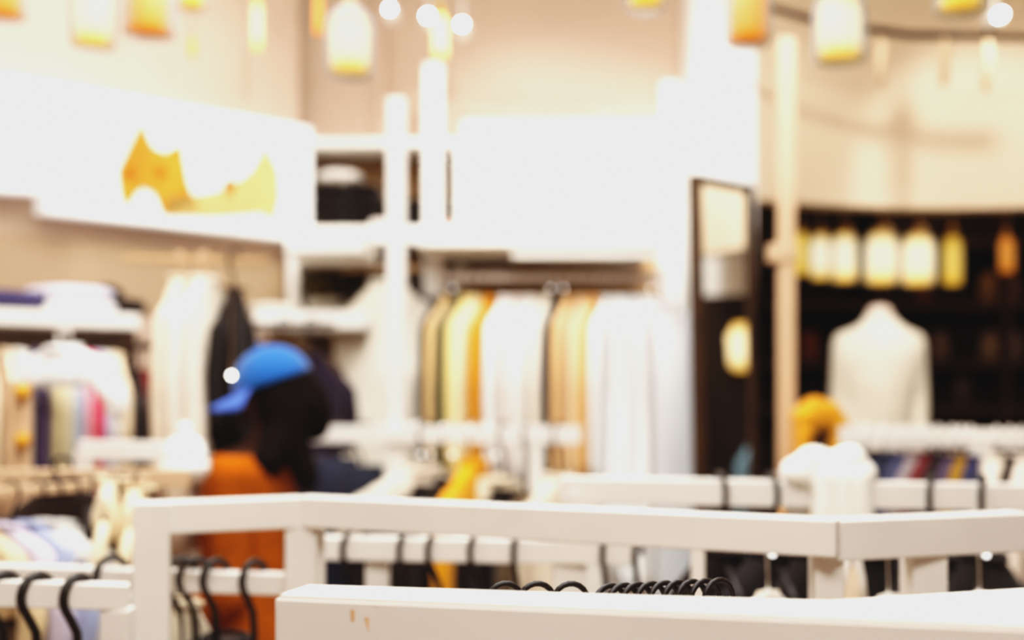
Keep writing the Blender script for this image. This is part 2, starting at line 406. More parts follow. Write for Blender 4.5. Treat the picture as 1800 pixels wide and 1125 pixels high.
# worn paint marks on the front edge (thin chips)
pf0, pf1 = Vector((pa[0][0], pa[0][1], 0)), Vector((pa[1][0], pa[1][1], 0))
fd = (pf1-pf0).normalized(); fn = Vector((fd.y, -fd.x, 0))
bm = bmesh.new()
for px, y0, y1, dx in ((620, 1072, 1092, 0), (645, 1085, 1125, 8), (660, 1066, 1070, 14)):
    t = None
    k = (px-CX)/F; L = (k*pf0.y-pf0.x)/(fd.x-k*fd.y); p = pf0+fd*L+fn*.0004
    za, zb = CAMZ+(HZ-y0)/F*p.y, CAMZ+(HZ-y1)/F*p.y
    vs = [bm.verts.new(v) for v in (p+Vector((-.002, 0, za)), p+Vector((.0025, 0, za)), p+Vector((.003+dx/2000, 0, zb)), p+Vector((-.001+dx/2000, 0, zb)))]
    bm.faces.new(vs)
build('worn_mark', bm, SCR, ca, False)

# ---- B1: left frame
B1 = rail(262, 882, 1.97, 530, 872, 2.05, .05, .05)
C2 = rail(-60, 990, 2.1, 520, 1008, 2.06, .035, .035)
B2 = rail(530, 871, 2.05, 1475, 912, 1.68, .045, .05)
rB1 = rack('garment_stand', 'white square framed rack standing before the person in the cap', [(B1, 'top_rail'), (C2, 'hanging_rail')],
     [(W(268, 900, 1.97), .055, B1.a.z+.025, .2), (W(531, 900, 2.05), .052, B1.b.z+.0245, .1)])
C1 = rail(-80, 1016, 1.74, 226, 1026, 1.80, .03, .037)
rack('clothes_rack', 'short white rail with two black hooks at the lower left corner', [(C1, 'hanging_rail')], [(W(207, 1060, 1.8), .04, C1.b.z-.017, 0), (C1.a, .04, C1.a.z+.018, 0)])
rack('garment_stand', 'long white top bar sloping to the right across the middle foreground', [(B2, 'top_rail')], [(W(1452, 930, 1.71), .04, B2.b.z-.02, 0), (W(560, 930, 2.06), .02, B2.a.z-.02, 0)])
B3 = rail(1440, 913, 1.70, 1795, 899, 1.80, .05, .055)
rack('garment_stand', 'white bar end with a wide post at the right foreground', [(B3, 'top_rail')], [(W(1623, 950, 1.76), .05, B3.a.z-.02, .1)])
# ---- D rail with hooks
Dr = rail(548, 942, 2.3, 1120, 950, 2.2, .04, .042)
rack('clothes_rack', 'white hanging rail with black hooks seen under the long bar', [(Dr, 'hanging_rail')], [(W(664, 950, 2.3), .042, Dr.a.z-.0, 0), (W(1000, 960, 2.24), .06, Dr.b.z, 0)])
# ---- E rail
Er = rail(985, 838, 2.45, 1860, 852, 2.36, .05, .05)
rack('clothes_rack', 'white rail with black hooks running behind the right foreground bar', [(Er, 'hanging_rail')], [(W(1402, 960, 2.42), .04, Er.a.z, 0), (W(1030, 900, 2.45), .06, Er.a.z, 0)])
# ---- F: tall frame with cross rail
Fr = rail(530, 748, 3.65, 1020, 750, 3.65, .045, .05)
rack('tall_frame', 'tall white two post frame with a cross rail in the centre', [(Fr, 'cross_rail')],
     [(W(697, 700, 3.67), .052, 2.36, 0), (W(942, 700, 3.65), .04, Fr.a.z, 0)])
tag(build('support_post', box((X_(762, 4.66)-.034, 4.63, 0), (X_(762, 4.66)+.034, 4.69, 2.72), .003), WHITE2), 'white upright post just left of the centre row of garments', 'post')
# ---- G rail
Gr = rail(1475, 750, 3.4, 1860, 756, 3.3, .05, .05)
rack('clothes_rack', 'white rail with dark garments below the white mannequin', [(Gr, 'hanging_rail')], [(W(1722, 760, 3.32), .05, Gr.a.z, 0), (W(1500, 760, 3.4), .04, Gr.a.z, 0)])
# ---- thin peach pole with joint
pl = thing('garment_pole', 'slim peach coloured pole right of the leaning mirror', 'pole', (W(1382, 700, 3.9).x, 3.9, 0))
pp = W(1382, 700, 3.9)
build('pole', box((pp.x-.024, pp.y-.024, 0), (pp.x+.024, pp.y+.024, 2.6), .003), CREAMP, pl)
build('joint', box((pp.x-.055, pp.y-.03, z_(462, 3.9)), (pp.x+.03, pp.y+.03, z_(430, 3.9)), .006), CREAMP, pl)
build('foot', box((pp.x-.12, pp.y-.12, 0), (pp.x+.12, pp.y+.12, .02), .003), CREAMP, pl)

# ---- hooks on the lower left rail (C1)
for px, rz, lab in ((8, 0, 'black hanger hook at the very left edge of the short rail'), (66, 0, 'left one of two large black hooks on the short rail'), (138, .05, 'right one of two large black hooks on the short rail')):
    p = C1.at(px); hanger(lab, (p.x, p.y, p.z-.12), C1.ang+PI/2-.75+rz, hk=.117, r=.029, th=.0066)
# grey, navy garments below them
gR = rail(-80, 1000, 2.6, 240, 1000, 2.6, .02, .02)
hang(gR, 110, 'mid grey garment below the two large black hooks', cloth(150, 140, 124), rz=-1.0, hook=False, hk=.06, sw=.17)
hang(gR, 2, 'navy garment in the lower left corner', cloth(58, 56, 70), rz=-.5, hook=False, hk=.08, sw=.17)
tag(build('support_rail', beam_bm(gR.a, gR.b, .02, .02), WHITE), 'thin white rail behind the short rail at lower left', 'rail')

# ---- hooks on C2 between the posts
for i, (px, rz, lab) in enumerate(((196, -.6, 'black hook on the rail just left of the white corner post'), (318, -.8, 'black hook right beside the white corner post'), (345, -.9, 'second black hook from the white corner post'), (380, -.5, 'black hook in front of the rust orange top, left'), (447, -.45, 'black hook in front of the rust orange top, right'))):
    p = C2.at(px); hanger(lab, (p.x, p.y, p.z-.105), C2.ang+PI/2+rz, hk=.11, r=.03, th=.006)
p = C2.at(318); garment('hanging_shirt', 'cream garment hanging just right of the white corner post', 'shirt', (p.x, p.y+.02, p.z-.04), C2.ang+PI/2-.5, cloth(236, 222, 196), L=.6, sw=.07, sleeve=0)
p = C2.at(392); garment('hanging_jacket', 'black garment low on the rail beneath the rust orange top', 'jacket', (p.x, p.y+.02, p.z-.1), .2, cloth(24, 18, 16), L=.6, sw=.12, sleeve=.4)

# ---- hooks on D
for i, (px, rz) in enumerate(((722, -.35), (776, -.5), (845, -.35), (912, -.1))):
    p = Dr.at(px); lab = ['first', 'second', 'third', 'fourth'][i]
    hanger('%s black hook from the left on the rail under the long bar' % lab, (p.x, p.y, p.z-.14), Dr.ang+PI/2+rz, hk=.14, r=.038, th=.0052, w=.13)
    garment('hanging_shirt', '%s garment from the left under the long bar' % ['black', 'second black', 'dark grey', 'pale'][i], 'shirt', (p.x, p.y, p.z-.14), Dr.ang+PI/2+rz, cloth(*[(28, 22, 18), (30, 24, 20), (50, 44, 36), (220, 204, 180)][i]), L=.6, sw=.15, sleeve=.3)
p = Dr.at(628); hanger('black hook between the two posts under the long bar', (p.x, p.y, p.z-.14), Dr.ang+PI/2-.5, hk=.14, r=.038, th=.0052, w=.13)
for px, lab in ((1066, 'black hook at the right end of the rail, beside the pale garment'), (1122, 'second black hook at the right end of the rail')):
    p = Dr.at(px); hanger(lab, (p.x, p.y, p.z-.14), Dr.ang+PI/2-.1, hk=.14, r=.038, th=.005)

# ---- E hooks and garments below
ecols = [(1265, (26, 20, 18)), (1355, (30, 26, 30)), (1435, (24, 20, 18)), (1527, (22, 18, 16)), (1638, (26, 22, 22)), (1728, (24, 20, 18))]
for i, (px, c) in enumerate(ecols):
    p = Er.at(px); o = ['first', 'second', 'third', 'fourth', 'fifth', 'sixth'][i]
    hanger('%s black hook from the left on the right hand rail' % o, (p.x, p.y, p.z-.125), Er.ang+PI/2+(.25 if i < 3 else -.35), hk=.125, r=.038, th=.0058, w=.15)
    garment('hanging_jacket', '%s dark garment from the left below the right hand rail' % o, 'jacket', (p.x, p.y, p.z-.115), Er.ang+PI/2-.7, cloth(*c), L=.6, sw=.17, sleeve=.4)

# ---- F garments
W_ = cloth
hang(Fr, 552, 'charcoal garment right behind the person', W_(52, 48, 52), rz=-1.1, sw=.09, L=.55, sleeve=0, thick=.06, hk=.06, flat=True, collar=False)
hang(Fr, 592, 'navy blue garment under the left end of the cross rail', W_(46, 50, 66), rz=-1.1, sw=.07, L=.6, sleeve=0, thick=.06, hk=.07, flat=True, collar=False)
hang(Fr, 638, 'dark jeans blue garment left of the tall post', W_(38, 42, 54), rz=-1.1, sw=.07, L=.55, sleeve=0, thick=.06, hk=.09, flat=True, collar=False)
hang(Fr, 738, 'pale cream shirt with sloping shoulder right of the tall post', W_(236, 222, 202), rz=-1.0, sw=.19, L=.25, sleeve=.1, hk=.1, ht='chrome metal', hm=WHITE, hook_glint=2.0)
hang(Fr, 752, 'black garment behind the pale cream shirt', W_(22, 17, 14), rz=-.75, sw=.19, L=.8, sleeve=.3, hk=.15, thick=.03, hook_glint=2.0)
hang(Fr, 790, 'black brown garment just left of the yellow shirt', W_(30, 22, 16), rz=-.6, sw=.16, L=.8, sleeve=.3, hk=.13, ht='chrome metal', hm=WHITE, thick=.03, hook_glint=2.0)
hang(Fr, 832, 'bright yellow shirt hanging from the cross rail', W_(228, 156, 30), rz=-.35, sw=.18, L=.8, sleeve=.3, hk=.08, ht='chrome metal', hm=WHITE)
hang(Fr, 868, 'cream white shirt right of the bright yellow one', W_(244, 226, 196), rz=-1.0, sw=.18, L=.24, sleeve=.1, hk=.13, ht='chrome metal', hm=WHITE, thick=.03, hook_glint=2.0)
hang(Fr, 888, 'black garment right of the yellow shirt', W_(26, 20, 16), rz=-.6, sw=.16, L=.8, sleeve=.3, hk=.16)
hang(Fr, 925, 'dark taupe garment at the right of the cross rail', W_(90, 74, 56), rz=-.3, sw=.15, L=.8, sleeve=.3, hk=.17)
hang(Fr, 985, 'pale beige garment at the right end of the cross rail', W_(230, 212, 188), rz=-.7, sw=.15, L=.8, sleeve=.3, hk=.12)

# ---- G garments
gc = [(1528, (40, 36, 44), 'charcoal'), (1556, (30, 34, 52), 'midnight navy'), (1584, (58, 60, 84), 'slate blue'), (1606, (130, 118, 118), 'dusty grey pink'), (1628, (96, 34, 36), 'dark red'), (1650, (26, 22, 22), 'black'), (1674, (70, 58, 76), 'mauve'), (1690, (140, 104, 24), 'mustard'), (1706, (44, 48, 84), 'royal navy'), (1752, (226, 210, 190), 'cream'), (1776, (40, 34, 28), 'dark brown'), (1796, (232, 214, 196), 'ivory')]
for px, c, nm in gc:
    short = nm in ('dusty grey pink', 'dark red', 'mauve', 'mustard')
    hang(Gr, px, '%s garment on the rail below the white mannequin' % nm, cloth(*c), rz=random.uniform(-.45, -.25), sw=.17, L=.28 if short else .75, sleeve=.1 if short else .4, hk=.05, hr=.032, hm=WHITE, ht='white', g='garments below the mannequin', hg='hangers below the mannequin')

# ---- yellow hood and white scarf
YY = 3.78
yh = thing('hooded_jacket', 'bright yellow hooded jacket with dark neck opening beside the peach pole', 'jacket', (W(1442, 760, YY).x, YY, z_(830, YY)))
bm = bmesh.new()
for px, py, r in ((1412, 735, .04), (1432, 722, .045), (1455, 726, .042), (1468, 745, .042), (1474, 770, .038), (1470, 790, .034), (1412, 762, .036), (1410, 788, .03), (1436, 738, .04)): ell_bm(W(px, py, YY), (r, .07, r), bm, seg=14)
capsule_bm(W(1425, 790, YY+.05), W(1420, 940, YY+.05), .05, .09, bm); capsule_bm(W(1462, 790, YY+.05), W(1465, 940, YY+.05), .05, .09, bm)
build('hood', fuse(bm, .009, 5), W_(228, 158, 44), yh)
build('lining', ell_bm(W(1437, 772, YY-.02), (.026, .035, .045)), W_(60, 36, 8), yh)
yp = W(1440, 715, YY)
tag(build('support_rail', beam_bm((pp.x+.02, 3.84, yp.z), (yp.x+.05, 3.84, yp.z), .014, .014), CREAMP), 'short peg from the peach pole holding the yellow jacket', 'rail')
sc_ = thing('white_scarf', 'puffy white scarf draped over the right hand rail beneath the yellow jacket', 'scarf', Er.at(1455))
bm = bmesh.new()
for px, py, r in ((1405, 832, .034), (1432, 815, .036), (1462, 822, .034), (1492, 808, .03), (1510, 832, .03), (1450, 842, .034), (1480, 848, .032)):
    ell_bm(W(px, py, 2.40), (r*1.15, .045, r), bm, seg=14)
for px in (1450, 1480, 1508): capsule_bm(W(px, 840, 2.37), W(px+3, 930, 2.37), .026, .03, bm)
build('fabric', fuse(bm, .006, 6), W_(250, 240, 228), sc_)

# ---- rack right behind the near counter, small black hooks
Hr = rail(820, 1062, 1.32, 1330, 1062, 1.36, .012, .012)
rack('clothes_rack', 'thin rail mostly hidden behind the nearest white frame', [(Hr, 'hanging_rail')], [(Hr.a, .012, Hr.a.z, 0), (Hr.b, .012, Hr.b.z, 0)])
for i, px in enumerate((888, 944, 1003)):
    p = Hr.at(px); hanger('%s of three black hooks poking over the nearest white frame' % ['left', 'middle', 'right'][i], (p.x, p.y, p.z-.046), .25, hk=.055, r=.019, th=.0032, w=.05)
for i in range(9):
    px = 1072+i*24; p = Hr.at(px)
    hanger('%s black hook from the left in the tight row over the nearest frame' % ['first', 'second', 'third', 'fourth', 'fifth', 'sixth', 'seventh', 'eighth', 'ninth'][i], (p.x, p.y+.002, p.z-.05), .6, hk=.054+.0008*i, r=.0215, th=.0032, w=.05, group='tight row of black hooks')
# ---- pale garments with metal hooks further right, hung on a rail hidden by the long bar
Ir = rail(1230, 925, 2.0, 1860, 928, 1.98, .02, .02)
rack('clothes_rack', 'slim rail hidden behind the right foreground bar', [(Ir, 'hanging_rail')], [(Ir.a+Vector((.0, .02, 0)), .02, Ir.a.z, 0), (Ir.b, .02, Ir.b.z, 0)])
for px, rz, c, hk, sw, lab in ((1350, -1.1, (236, 222, 198), .085, .075, 'small cream top with metal hook left of the wide post'), (1562, -1.0, (242, 230, 214), .09, .08, 'white shoulder of a top just left of the wide post'), (1722, -.9, (226, 212, 190), .085, .06, 'small pale top with metal hook right of the wide post')):
    hang(Ir, px, lab, cloth(*c), rz=rz, hk=hk+.008, hook_glint=2.2 if px in (1350, 1722) else 0, hr=.02, th=.002, sw=sw, L=.4, sleeve=.1, ht='chrome metal', hm=WHITE, thick=.013, collar=False, slope=1.9)

p_ = W(1497, 962, 1.93); garment('hanging_shirt', 'peach white top filling the gap left of the wide post', 'shirt', p_, .1, cloth(238, 216, 188), L=.3, sw=.034, sleeve=0, thick=.02, collar=False, slope=1.6)
hanger('small white hanger of the peach white top beside the wide post', p_, .1, WHITE, WHITE, hk=.022, r=.012, th=.002, w=.02)
# ---- centre hanging rail with the row of garments
CY = 4.42
Cr = rail(772, 482, CY, 1165, 482, CY, .025, .025)
cr = rack('clothes_rack', 'centre rail under the white shelf carrying the row of tan and white garments', [(Cr, 'hanging_rail')], [(Vector((Cr.a.x, Cr.a.y, 0)), .03, Cr.a.z+.2, 0), (Vector((Cr.b.x+.03, Cr.b.y, 0)), .03, Cr.b.z+.2, 0)])
cs = thing('wall_shelf', 'deep white shelf above the centre row of garments', 'shelf', (X_(940, CY), CY, 0))
build('board', box((X_(730, CY-.22), CY-.22, z_(432, CY-.22)), (X_(1165, CY-.22), YB-.03, z_(405, CY-.22)), .004), WHITE2, cs)
build('back_panel', box((X_(820, YB), YB-.04, z_(560, YB)), (X_(1155, YB), YB-.021, z_(432, YB)), .002), TAN, cs)
build('bracket', box((X_(900, CY-.2), CY-.2, z_(452, CY-.2)), (X_(1158, CY-.2), CY-.14, z_(433, CY-.2)), .003), WHITE2, cs)
cg = [(776, (40, 26, 14), 'dark brown jacket', .7), (790, (214, 178, 128), 'tan shirt', .7), (808, (66, 70, 40), 'dark green shirt', .7), (824, (232, 206, 140), 'pale yellow shirt', .7),
      (842, (240, 222, 176), 'cream yellow shirt', .72), (864, (214, 142, 28), 'amber orange shirt', .68), (890, (248, 244, 238), 'crisp white shirt', .75), (912, (236, 222, 212), 'pinkish white shirt', .74), (936, (244, 238, 230), 'off white shirt', .74),
      (962, (240, 226, 206), 'ecru shirt', .73), (984, (50, 32, 16), 'dark brown shirt', .64), (1002, (226, 182, 132), 'light tan shirt', .66), (1026, (228, 194, 152), 'sand shirt', .66), (1046, (222, 170, 112), 'orange tan shirt', .64),
      (1070, (236, 236, 232), 'pale grey shirt', .8), (1092, (246, 246, 244), 'bright white dress', .95), (1116, (232, 234, 234), 'bluish white dress', .98), (1138, (248, 246, 242), 'long white dress', 1.0)]
for i, (px, c, nm, L) in enumerate(cg):
    dress = 'dress' in nm
    hang(Cr, px, '%s in the centre row under the white shelf' % nm, cloth(*c, var=.05), rz=-.22+random.uniform(-.05, .05), hk=.075, hr=.024, th=.003, L=L, sw=.2, sleeve=0 if dress else .55, flare=1.35 if dress else 1.0, thick=.022, fa=.006,
         name='hanging_dress' if dress else 'hanging_shirt', cat='dress' if dress else 'shirt', hm=WOOD, ht='wooden chrome hooked', hlabel='wooden hanger holding the %s' % nm, hook_glint=2.4 if i in (1, 9, 10, 17) else 0)
hang(Cr, 1160, 'widest white gown at the right end of the centre row', cloth(250, 250, 250, var=.02), rz=-1.0, hk=.09, hr=.024, L=1.15, sw=.2, sleeve=0, flare=1.2, name='hanging_dress', cat='dress', hm=WOOD)
# metal glints on the hooks
# ---- large beige coat
Kr = rail(600, 470, 4.5, 752, 470, 4.5, .012, .012)
tag(build('support_rail', beam_bm(Kr.a, Kr.b, .012, .012), TAN), 'short rail above the big beige coat', 'rail')
hang(Kr, 682, 'big plain beige coat left of the centre row', cloth(238, 228, 210, var=.03), rz=-PI/2+.12, hk=.05, hr=.02, L=.9, sw=.2, slope=1.9, sleeve=0, flare=1.0, name='hanging_coat', cat='coat', fa=.008)

# ---- large long cardigan at left and black garment
Lr = rail(215, 448, 3.35, 470, 452, 3.5, .02, .02)
tag(build('support_rail', beam_bm(Lr.a, Lr.b, .014, .014), TAN), 'short tan rail above the long cream cardigan', 'rail')
hang(Lr, 318, 'long pale beige cardigan in front of the tan wall', cloth(222, 202, 176), rz=-.55, hk=.05, hr=.02, L=.75, hm=CREAMP, sw=.1, sleeve=.5, name='hanging_cardigan', cat='cardigan')
hang(Lr, 360, 'long cream cardigan left of the person', cloth(240, 226, 206), rz=-.8, hk=.05, hr=.02, L=.56, hm=CREAMP, sw=.1, sleeve=.42, name='hanging_cardigan', cat='cardigan')
hang(Lr, 412, 'black jacket hanging above the blue cap', cloth(26, 20, 14), rz=-.7, hk=.08, hr=.03, L=.5, sw=.08, sleeve=.3, name='hanging_jacket', cat='jacket')

Qr = rail(380, 566, 3.95, 590, 566, 3.95, .02, .02)
tag(build('support_rail', beam_bm(Qr.a, Qr.b+Vector((.0, 0, 0)), .014, .014), DARKS), 'thin dark rail below the white display ledge', 'rail')
hang(Qr, 420, 'black garment behind the peak of the blue cap', cloth(28, 20, 14), rz=-1.2, hk=.03, hr=.02, L=.5, sw=.12, sleeve=.2)
hang(Qr, 500, 'dark brown garment behind the top of the blue cap', cloth(74, 54, 32), rz=-1.2, hk=.03, hr=.02, L=.6, sw=.14, sleeve=.2)
hang(Qr, 548, 'dark indigo garment behind the hair of the person', cloth(44, 36, 52), rz=-1.0, hk=.09, hr=.02, L=.7, sw=.11, sleeve=.2)
# ---- left colourful rack
Mr = rail(-60, 590, 3.45, 300, 604, 3.85, .022, .022)
rack('clothes_rack', 'rail of colourful garments under the left wall shelf', [(Mr, 'hanging_rail')], [(Vector((Mr.a.x, Mr.a.y, 0)), .03, Mr.a.z, 0), (Vector((Mr.b.x, Mr.b.y, 0)), .03, Mr.b.z, 0)], DARKS)
mg = [(-20, (240, 214, 180), 'peach'), (12, (236, 214, 188), 'pale peach'), (36, (248, 240, 230), 'snow white'), (64, (96, 84, 118), 'dusty purple'), (84, (236, 222, 178), 'buttercream'), (104, (238, 228, 200), 'cream'), (122, (190, 200, 220), 'ice blue'),
      (140, (240, 170, 180), 'soft pink'), (156, (228, 60, 100), 'hot pink'), (170, (206, 196, 220), 'lilac'), (186, (246, 240, 232), 'pure white'), (204, (238, 216, 184), 'sand white'), (232, (34, 24, 20), 'black'), (252, (116, 36, 34), 'maroon'), (272, (206, 180, 148), 'light brown'), (288, (60, 48, 36), 'dark umber')]
for px, c, nm in mg:
    hang(Mr, px, '%s garment on the rail under the left wall shelf' % nm, cloth(*c), rz=-.22, hk=.03 if px < 210 else .08, hr=.022, th=.003, sw=.14, L=.44 if nm != 'hot pink' else .5, sleeve=.3, thick=.02, fa=.006, hm=BLACK, g='colourful garments under the left shelf', hg='hangers under the left shelf')
p_ = W(112, 612, 3.32); garment('hanging_shirt', 'short white top with rounded shoulders in front of the colourful garments', 'shirt', p_, -.35, cloth(252, 248, 242), L=.125, sw=.135, sleeve=.06, thick=.05)
hanger('white hanger of the short white top before the colourful garments', p_, -.35, WHITE, WHITE, hk=.03, r=.02, w=.1)
# dark board behind
tag(build('dark_back_board', lw_box(-120, 240, 566, 760, .0, .05), DARKS), 'dark brown board under the left wall shelf', 'board')
# lower left rails
Nr = rail(140, 774, 3.0, 345, 778, 3.05, .045, .045)
rack('clothes_rack', 'white rail end left of the person at shoulder height', [(Nr, 'hanging_rail')], [(Vector((W(150, 800, 3.0).x, 3.0, 0)), .04, Nr.a.z, 0)])
Or_ = rail(-40, 826, 2.8, 335, 824, 2.85, .045, .04)
rack('clothes_rack', 'lower beige rail at far left behind the corner post', [(Or_, 'hanging_rail')], [(Vector((W(118, 800, 2.82).x, 2.82, 0)), .055, Or_.a.z, 0)], CREAMP)
hp = W(325, 832, 2.9)
wh = thing('knitted_hat', 'round white knitted hat on the rail end beside the person', 'hat', hp)
build('crown', lathe_bm([(.046, 0), (.052, .02), (.051, .045), (.043, .068), (.026, .084), (.008, .09)]), cloth(250, 246, 240), wh, world=False)
build('cuff', lathe_bm([(.05, -.004), (.056, 0), (.057, .022), (.053, .027), (.048, .02)]), cloth(244, 238, 230), wh, world=False)
build('bobble', ell_bm((0, 0, .1), (.018,)*3, seg=14), cloth(250, 246, 240), wh, world=False)
pst = thing('peg_post', 'peach post with two ochre pegs at far left', 'post', (W(35, 800, 2.95).x, 2.95, 0))
bp = W(35, 600, 2.95)
build('post', box((bp.x-.03, bp.y-.02, 0), (bp.x+.02, bp.y+.02, z_(668, 2.95)), .006), CREAMP, pst)
for py in (690, 775): build('peg', ell_bm(W(40, py, 2.91), (.017, .03, .02)), OCHRE, pst)
# lower left shirts behind C2
Pr = rail(-60, 862, 2.5, 260, 838, 2.6, .02, .02)
tag(build('support_rail', beam_bm(Pr.a, Pr.b, .02, .02), CREAMP), 'thin peach rail above the white and lilac shirts', 'rail')
pg = [(-30, (214, 190, 150), 'ochre beige', 0), (22, (206, 196, 214), 'lilac white', .0), (66, (164, 172, 204), 'pale blue', 0), (96, (214, 210, 204), 'soft white', 0), (128, (176, 170, 160), 'stone grey', .02), (165, (44, 34, 28), 'dark brown', -.04), (196, (240, 220, 184), 'creamy', -.08), (214, (176, 60, 44), 'brick red', .03), (240, (236, 214, 176), 'butter', -.06)]
for px, c, nm, dz in pg:
    hang(Pr, px, '%s shirt on the thin rail left of the corner post' % nm, cloth(*c), rz=.75 if px < 150 else -.2, hk=.07+dz, hr=.022, th=.003, sw=.13 if px < 150 else .07, hm=BLACK, L=.2 if px < 150 else .3 if nm in('dark brown', 'brick red') else .14, sleeve=.12, g='shirts left of the corner post', hg='hangers left of the corner post')

p_ = W(110, 852, 2.70); garment('hanging_jacket', 'wide dark brown jacket behind the white and lilac shirts', 'jacket', p_, .1, cloth(44, 32, 24), L=.3, sw=.13, sleeve=.1)
hanger('brown hanger of the wide dark jacket behind the lilac shirts', p_, .1, WOOD, BLACK, hk=.04, r=.02, w=.1)
tag(build('shade_panel', lw_box(-120, 518, 400, 532, .0, .012, .001), mat('shade_panel_tan', s2l(176, 150, 122), .8, .06, 3)), 'tan panel for the shade on the left wall under the white sign', 'panel')  # shade below the sign put in as a darker tan sheet
# ------------------------------------------------------------------ mirror leaning by the column
mr = thing('standing_mirror', 'tall dark framed mirror leaning against the white column', 'mirror', (.78, 4.3, 0), 0)
a = Vector((.655, 4.18)); b = Vector((.895, 4.42)); zt = 2.24
d = (b-a); L = d.length; ang = math.atan2(d.y, d.x)
TL = Matrix.Translation((a.x, a.y, 0)) @ Matrix.Rotation(ang, 4, 'Z') @ Matrix.Rotation(math.radians(-1.2), 4, 'X')
bm = bmesh.new(); fw = .03
for lo, hi in (((0, 0, 0), (fw, .04, zt)), ((L-fw, 0, 0), (L, .04, zt)), ((fw, 0, zt-fw), (L-fw, .04, zt)), ((fw, 0, 0), (L-fw, .04, fw*2))): box_bm(bm, lo, hi, .002, TL)
build('frame', bm, DARKS, mr, False)
build('pane', box_bm(bmesh.new(), (fw, .012, fw*2), (L-fw, .018, zt-fw), 0, TL), MIRROR, mr, False)
build('backing', box_bm(bmesh.new(), (fw, .02, fw*2), (L-fw, .036, zt-fw), 0, TL), DARKS, mr, False)

# ------------------------------------------------------------------ mannequin torso in white top
MY = 5.02; mc = W(1545, 700, MY)
mn = thing('mannequin', 'headless mannequin in a white long sleeved top before the dark room', 'mannequin', (mc.x, MY, 0))
MX = lambda px, py, dy=0: W(px, py, MY)+Vector((0, dy, 0))
bm = bmesh.new()
def lev_loft(levels, bm):
    rings = []
    for (xl, xr, py, th) in levels:
        cx = (xl+xr)/2; c = MX(cx, py); w = (xr-xl)/2/F*MY; N = 28
        rings.append([bm.verts.new((c.x+w*math.cos(2*PI*k/N), c.y+th*math.sin(2*PI*k/N), c.z)) for k in range(N)])
    for i in range(len(rings)-1):
        for k in range(28): bm.faces.new((rings[i][k], rings[i][(k+1) % 28], rings[i+1][(k+1) % 28], rings[i+1][k]))
    bm.faces.new(rings[0]); bm.faces.new(rings[-1][::-1])
lev_loft([(1518, 1574, 556, .05), (1514, 1580, 568, .055), (1490, 1602, 580, .07), (1470, 1620, 592, .085), (1466, 1624, 620, .1), (1474, 1614, 660, .105), (1482, 1606, 700, .1), (1486, 1602, 750, .095), (1478, 1610, 810, .1), (1472, 1616, 860, .1)], bm)
capsule_bm(MX(1486, 604), MX(1478, 700, .02), .052, .042, bm); capsule_bm(MX(1478, 700, .02), MX(1488, 800, -.06), .042, .034, bm)
capsule_bm(MX(1604, 604), MX(1616, 700, .02), .052, .042, bm); capsule_bm(MX(1616, 700, .02), MX(1612, 800, -.03), .042, .034, bm)
build('long_sleeved_top', fuse(bm, .009, 5), cloth(238, 226, 204), mn)
build('neck', lathe_bm([(.052, 0), (.05, .03), (.046, .05), (.03, .062), (.006, .066)], MX(1546, 566)), mat('mannequin_skin', s2l(236, 214, 196), .5, .03), mn)
build('stand_pole', lathe_bm([(.016, .02), (.016, 1.1)], (mc.x, MY, 0), 12), CHROME, mn)
build('base', lathe_bm([(.17, 0), (.17, .012), (.03, .025)], (mc.x, MY, 0)), CHROME, mn)

# ------------------------------------------------------------------ lanterns
def lantern(px, ybot, w, h, Y, gm, label, group='hanging lanterns', glass=1.28, ceil=3.5):
    c = W(px, ybot, Y); R = w/2/F*Y; Hh = h/F*Y
    t = thing('hanging_lantern', label, 'lantern', c, 0, group)
    prof = [(R*.6, 0), (R*.93, .03*Hh), (R, .1*Hh), (R, .72*Hh), (R*.88, .86*Hh), (R*.6, .96*Hh), (R*.25, Hh)]
    build('shade', lathe_bm(prof), gm, t, world=False)
    if glass:
        g = R*glass
        build('glass_jar', lathe_bm([(g*.8, -.06*Hh), (g*.97, -.02*Hh), (g, .08*Hh), (g, .78*Hh), (g*.9, .94*Hh), (g*.55, 1.05*Hh), (g*.4, 1.12*Hh)]), GLASS, t, world=False)
    build('cap', lathe_bm([(R*.45, 1.0*Hh), (R*.45, 1.14*Hh), (R*.15, 1.2*Hh)]), mat('brass', s2l(190, 150, 80), .3, .05, metal=1), t, world=False)
    build('cord', tube_bm([(0, 0, 1.15*Hh), (0, 0, ceil-c.z)], .0025, 6), mat('lamp_cord', s2l(200, 180, 150), .8), t, world=False)
for a_ in ((6, 32, 62, 90, 3.4, GL_AMB, 'amber lantern cut by the top left corner'),
    (163, 80, 62, 112, 3.4, GL_PALE, 'pale glowing lantern in a glass jar at top left'),
    (262, 62, 72, 100, 3.4, GL_AMB, 'solid amber lantern right of the pale top left one'),
    (338, 14, 40, 80, 3.6, GL_YEL, 'small yellow lantern high up beside the amber one'),
    (615, 128, 66, 104, 3.5, GL_PALE, 'pale glowing lantern hanging alone left of the three spotlights'),
    (1135, 12, 56, 100, 3.5, GL_YEL, 'yellow lantern tip at the top edge left of the white column'),
    (1315, 74, 66, 108, 3.3, GL_AMB, 'solid amber lantern in front of the white column'),
    (1476, 104, 72, 108, 3.4, GL_PALE, 'pale glowing lantern in a glass jar right of the white column'),
    (1688, 18, 68, 100, 3.4, GL_YEL, 'yellow lantern at the top edge near the far right spotlight')):
    lantern(*a_)
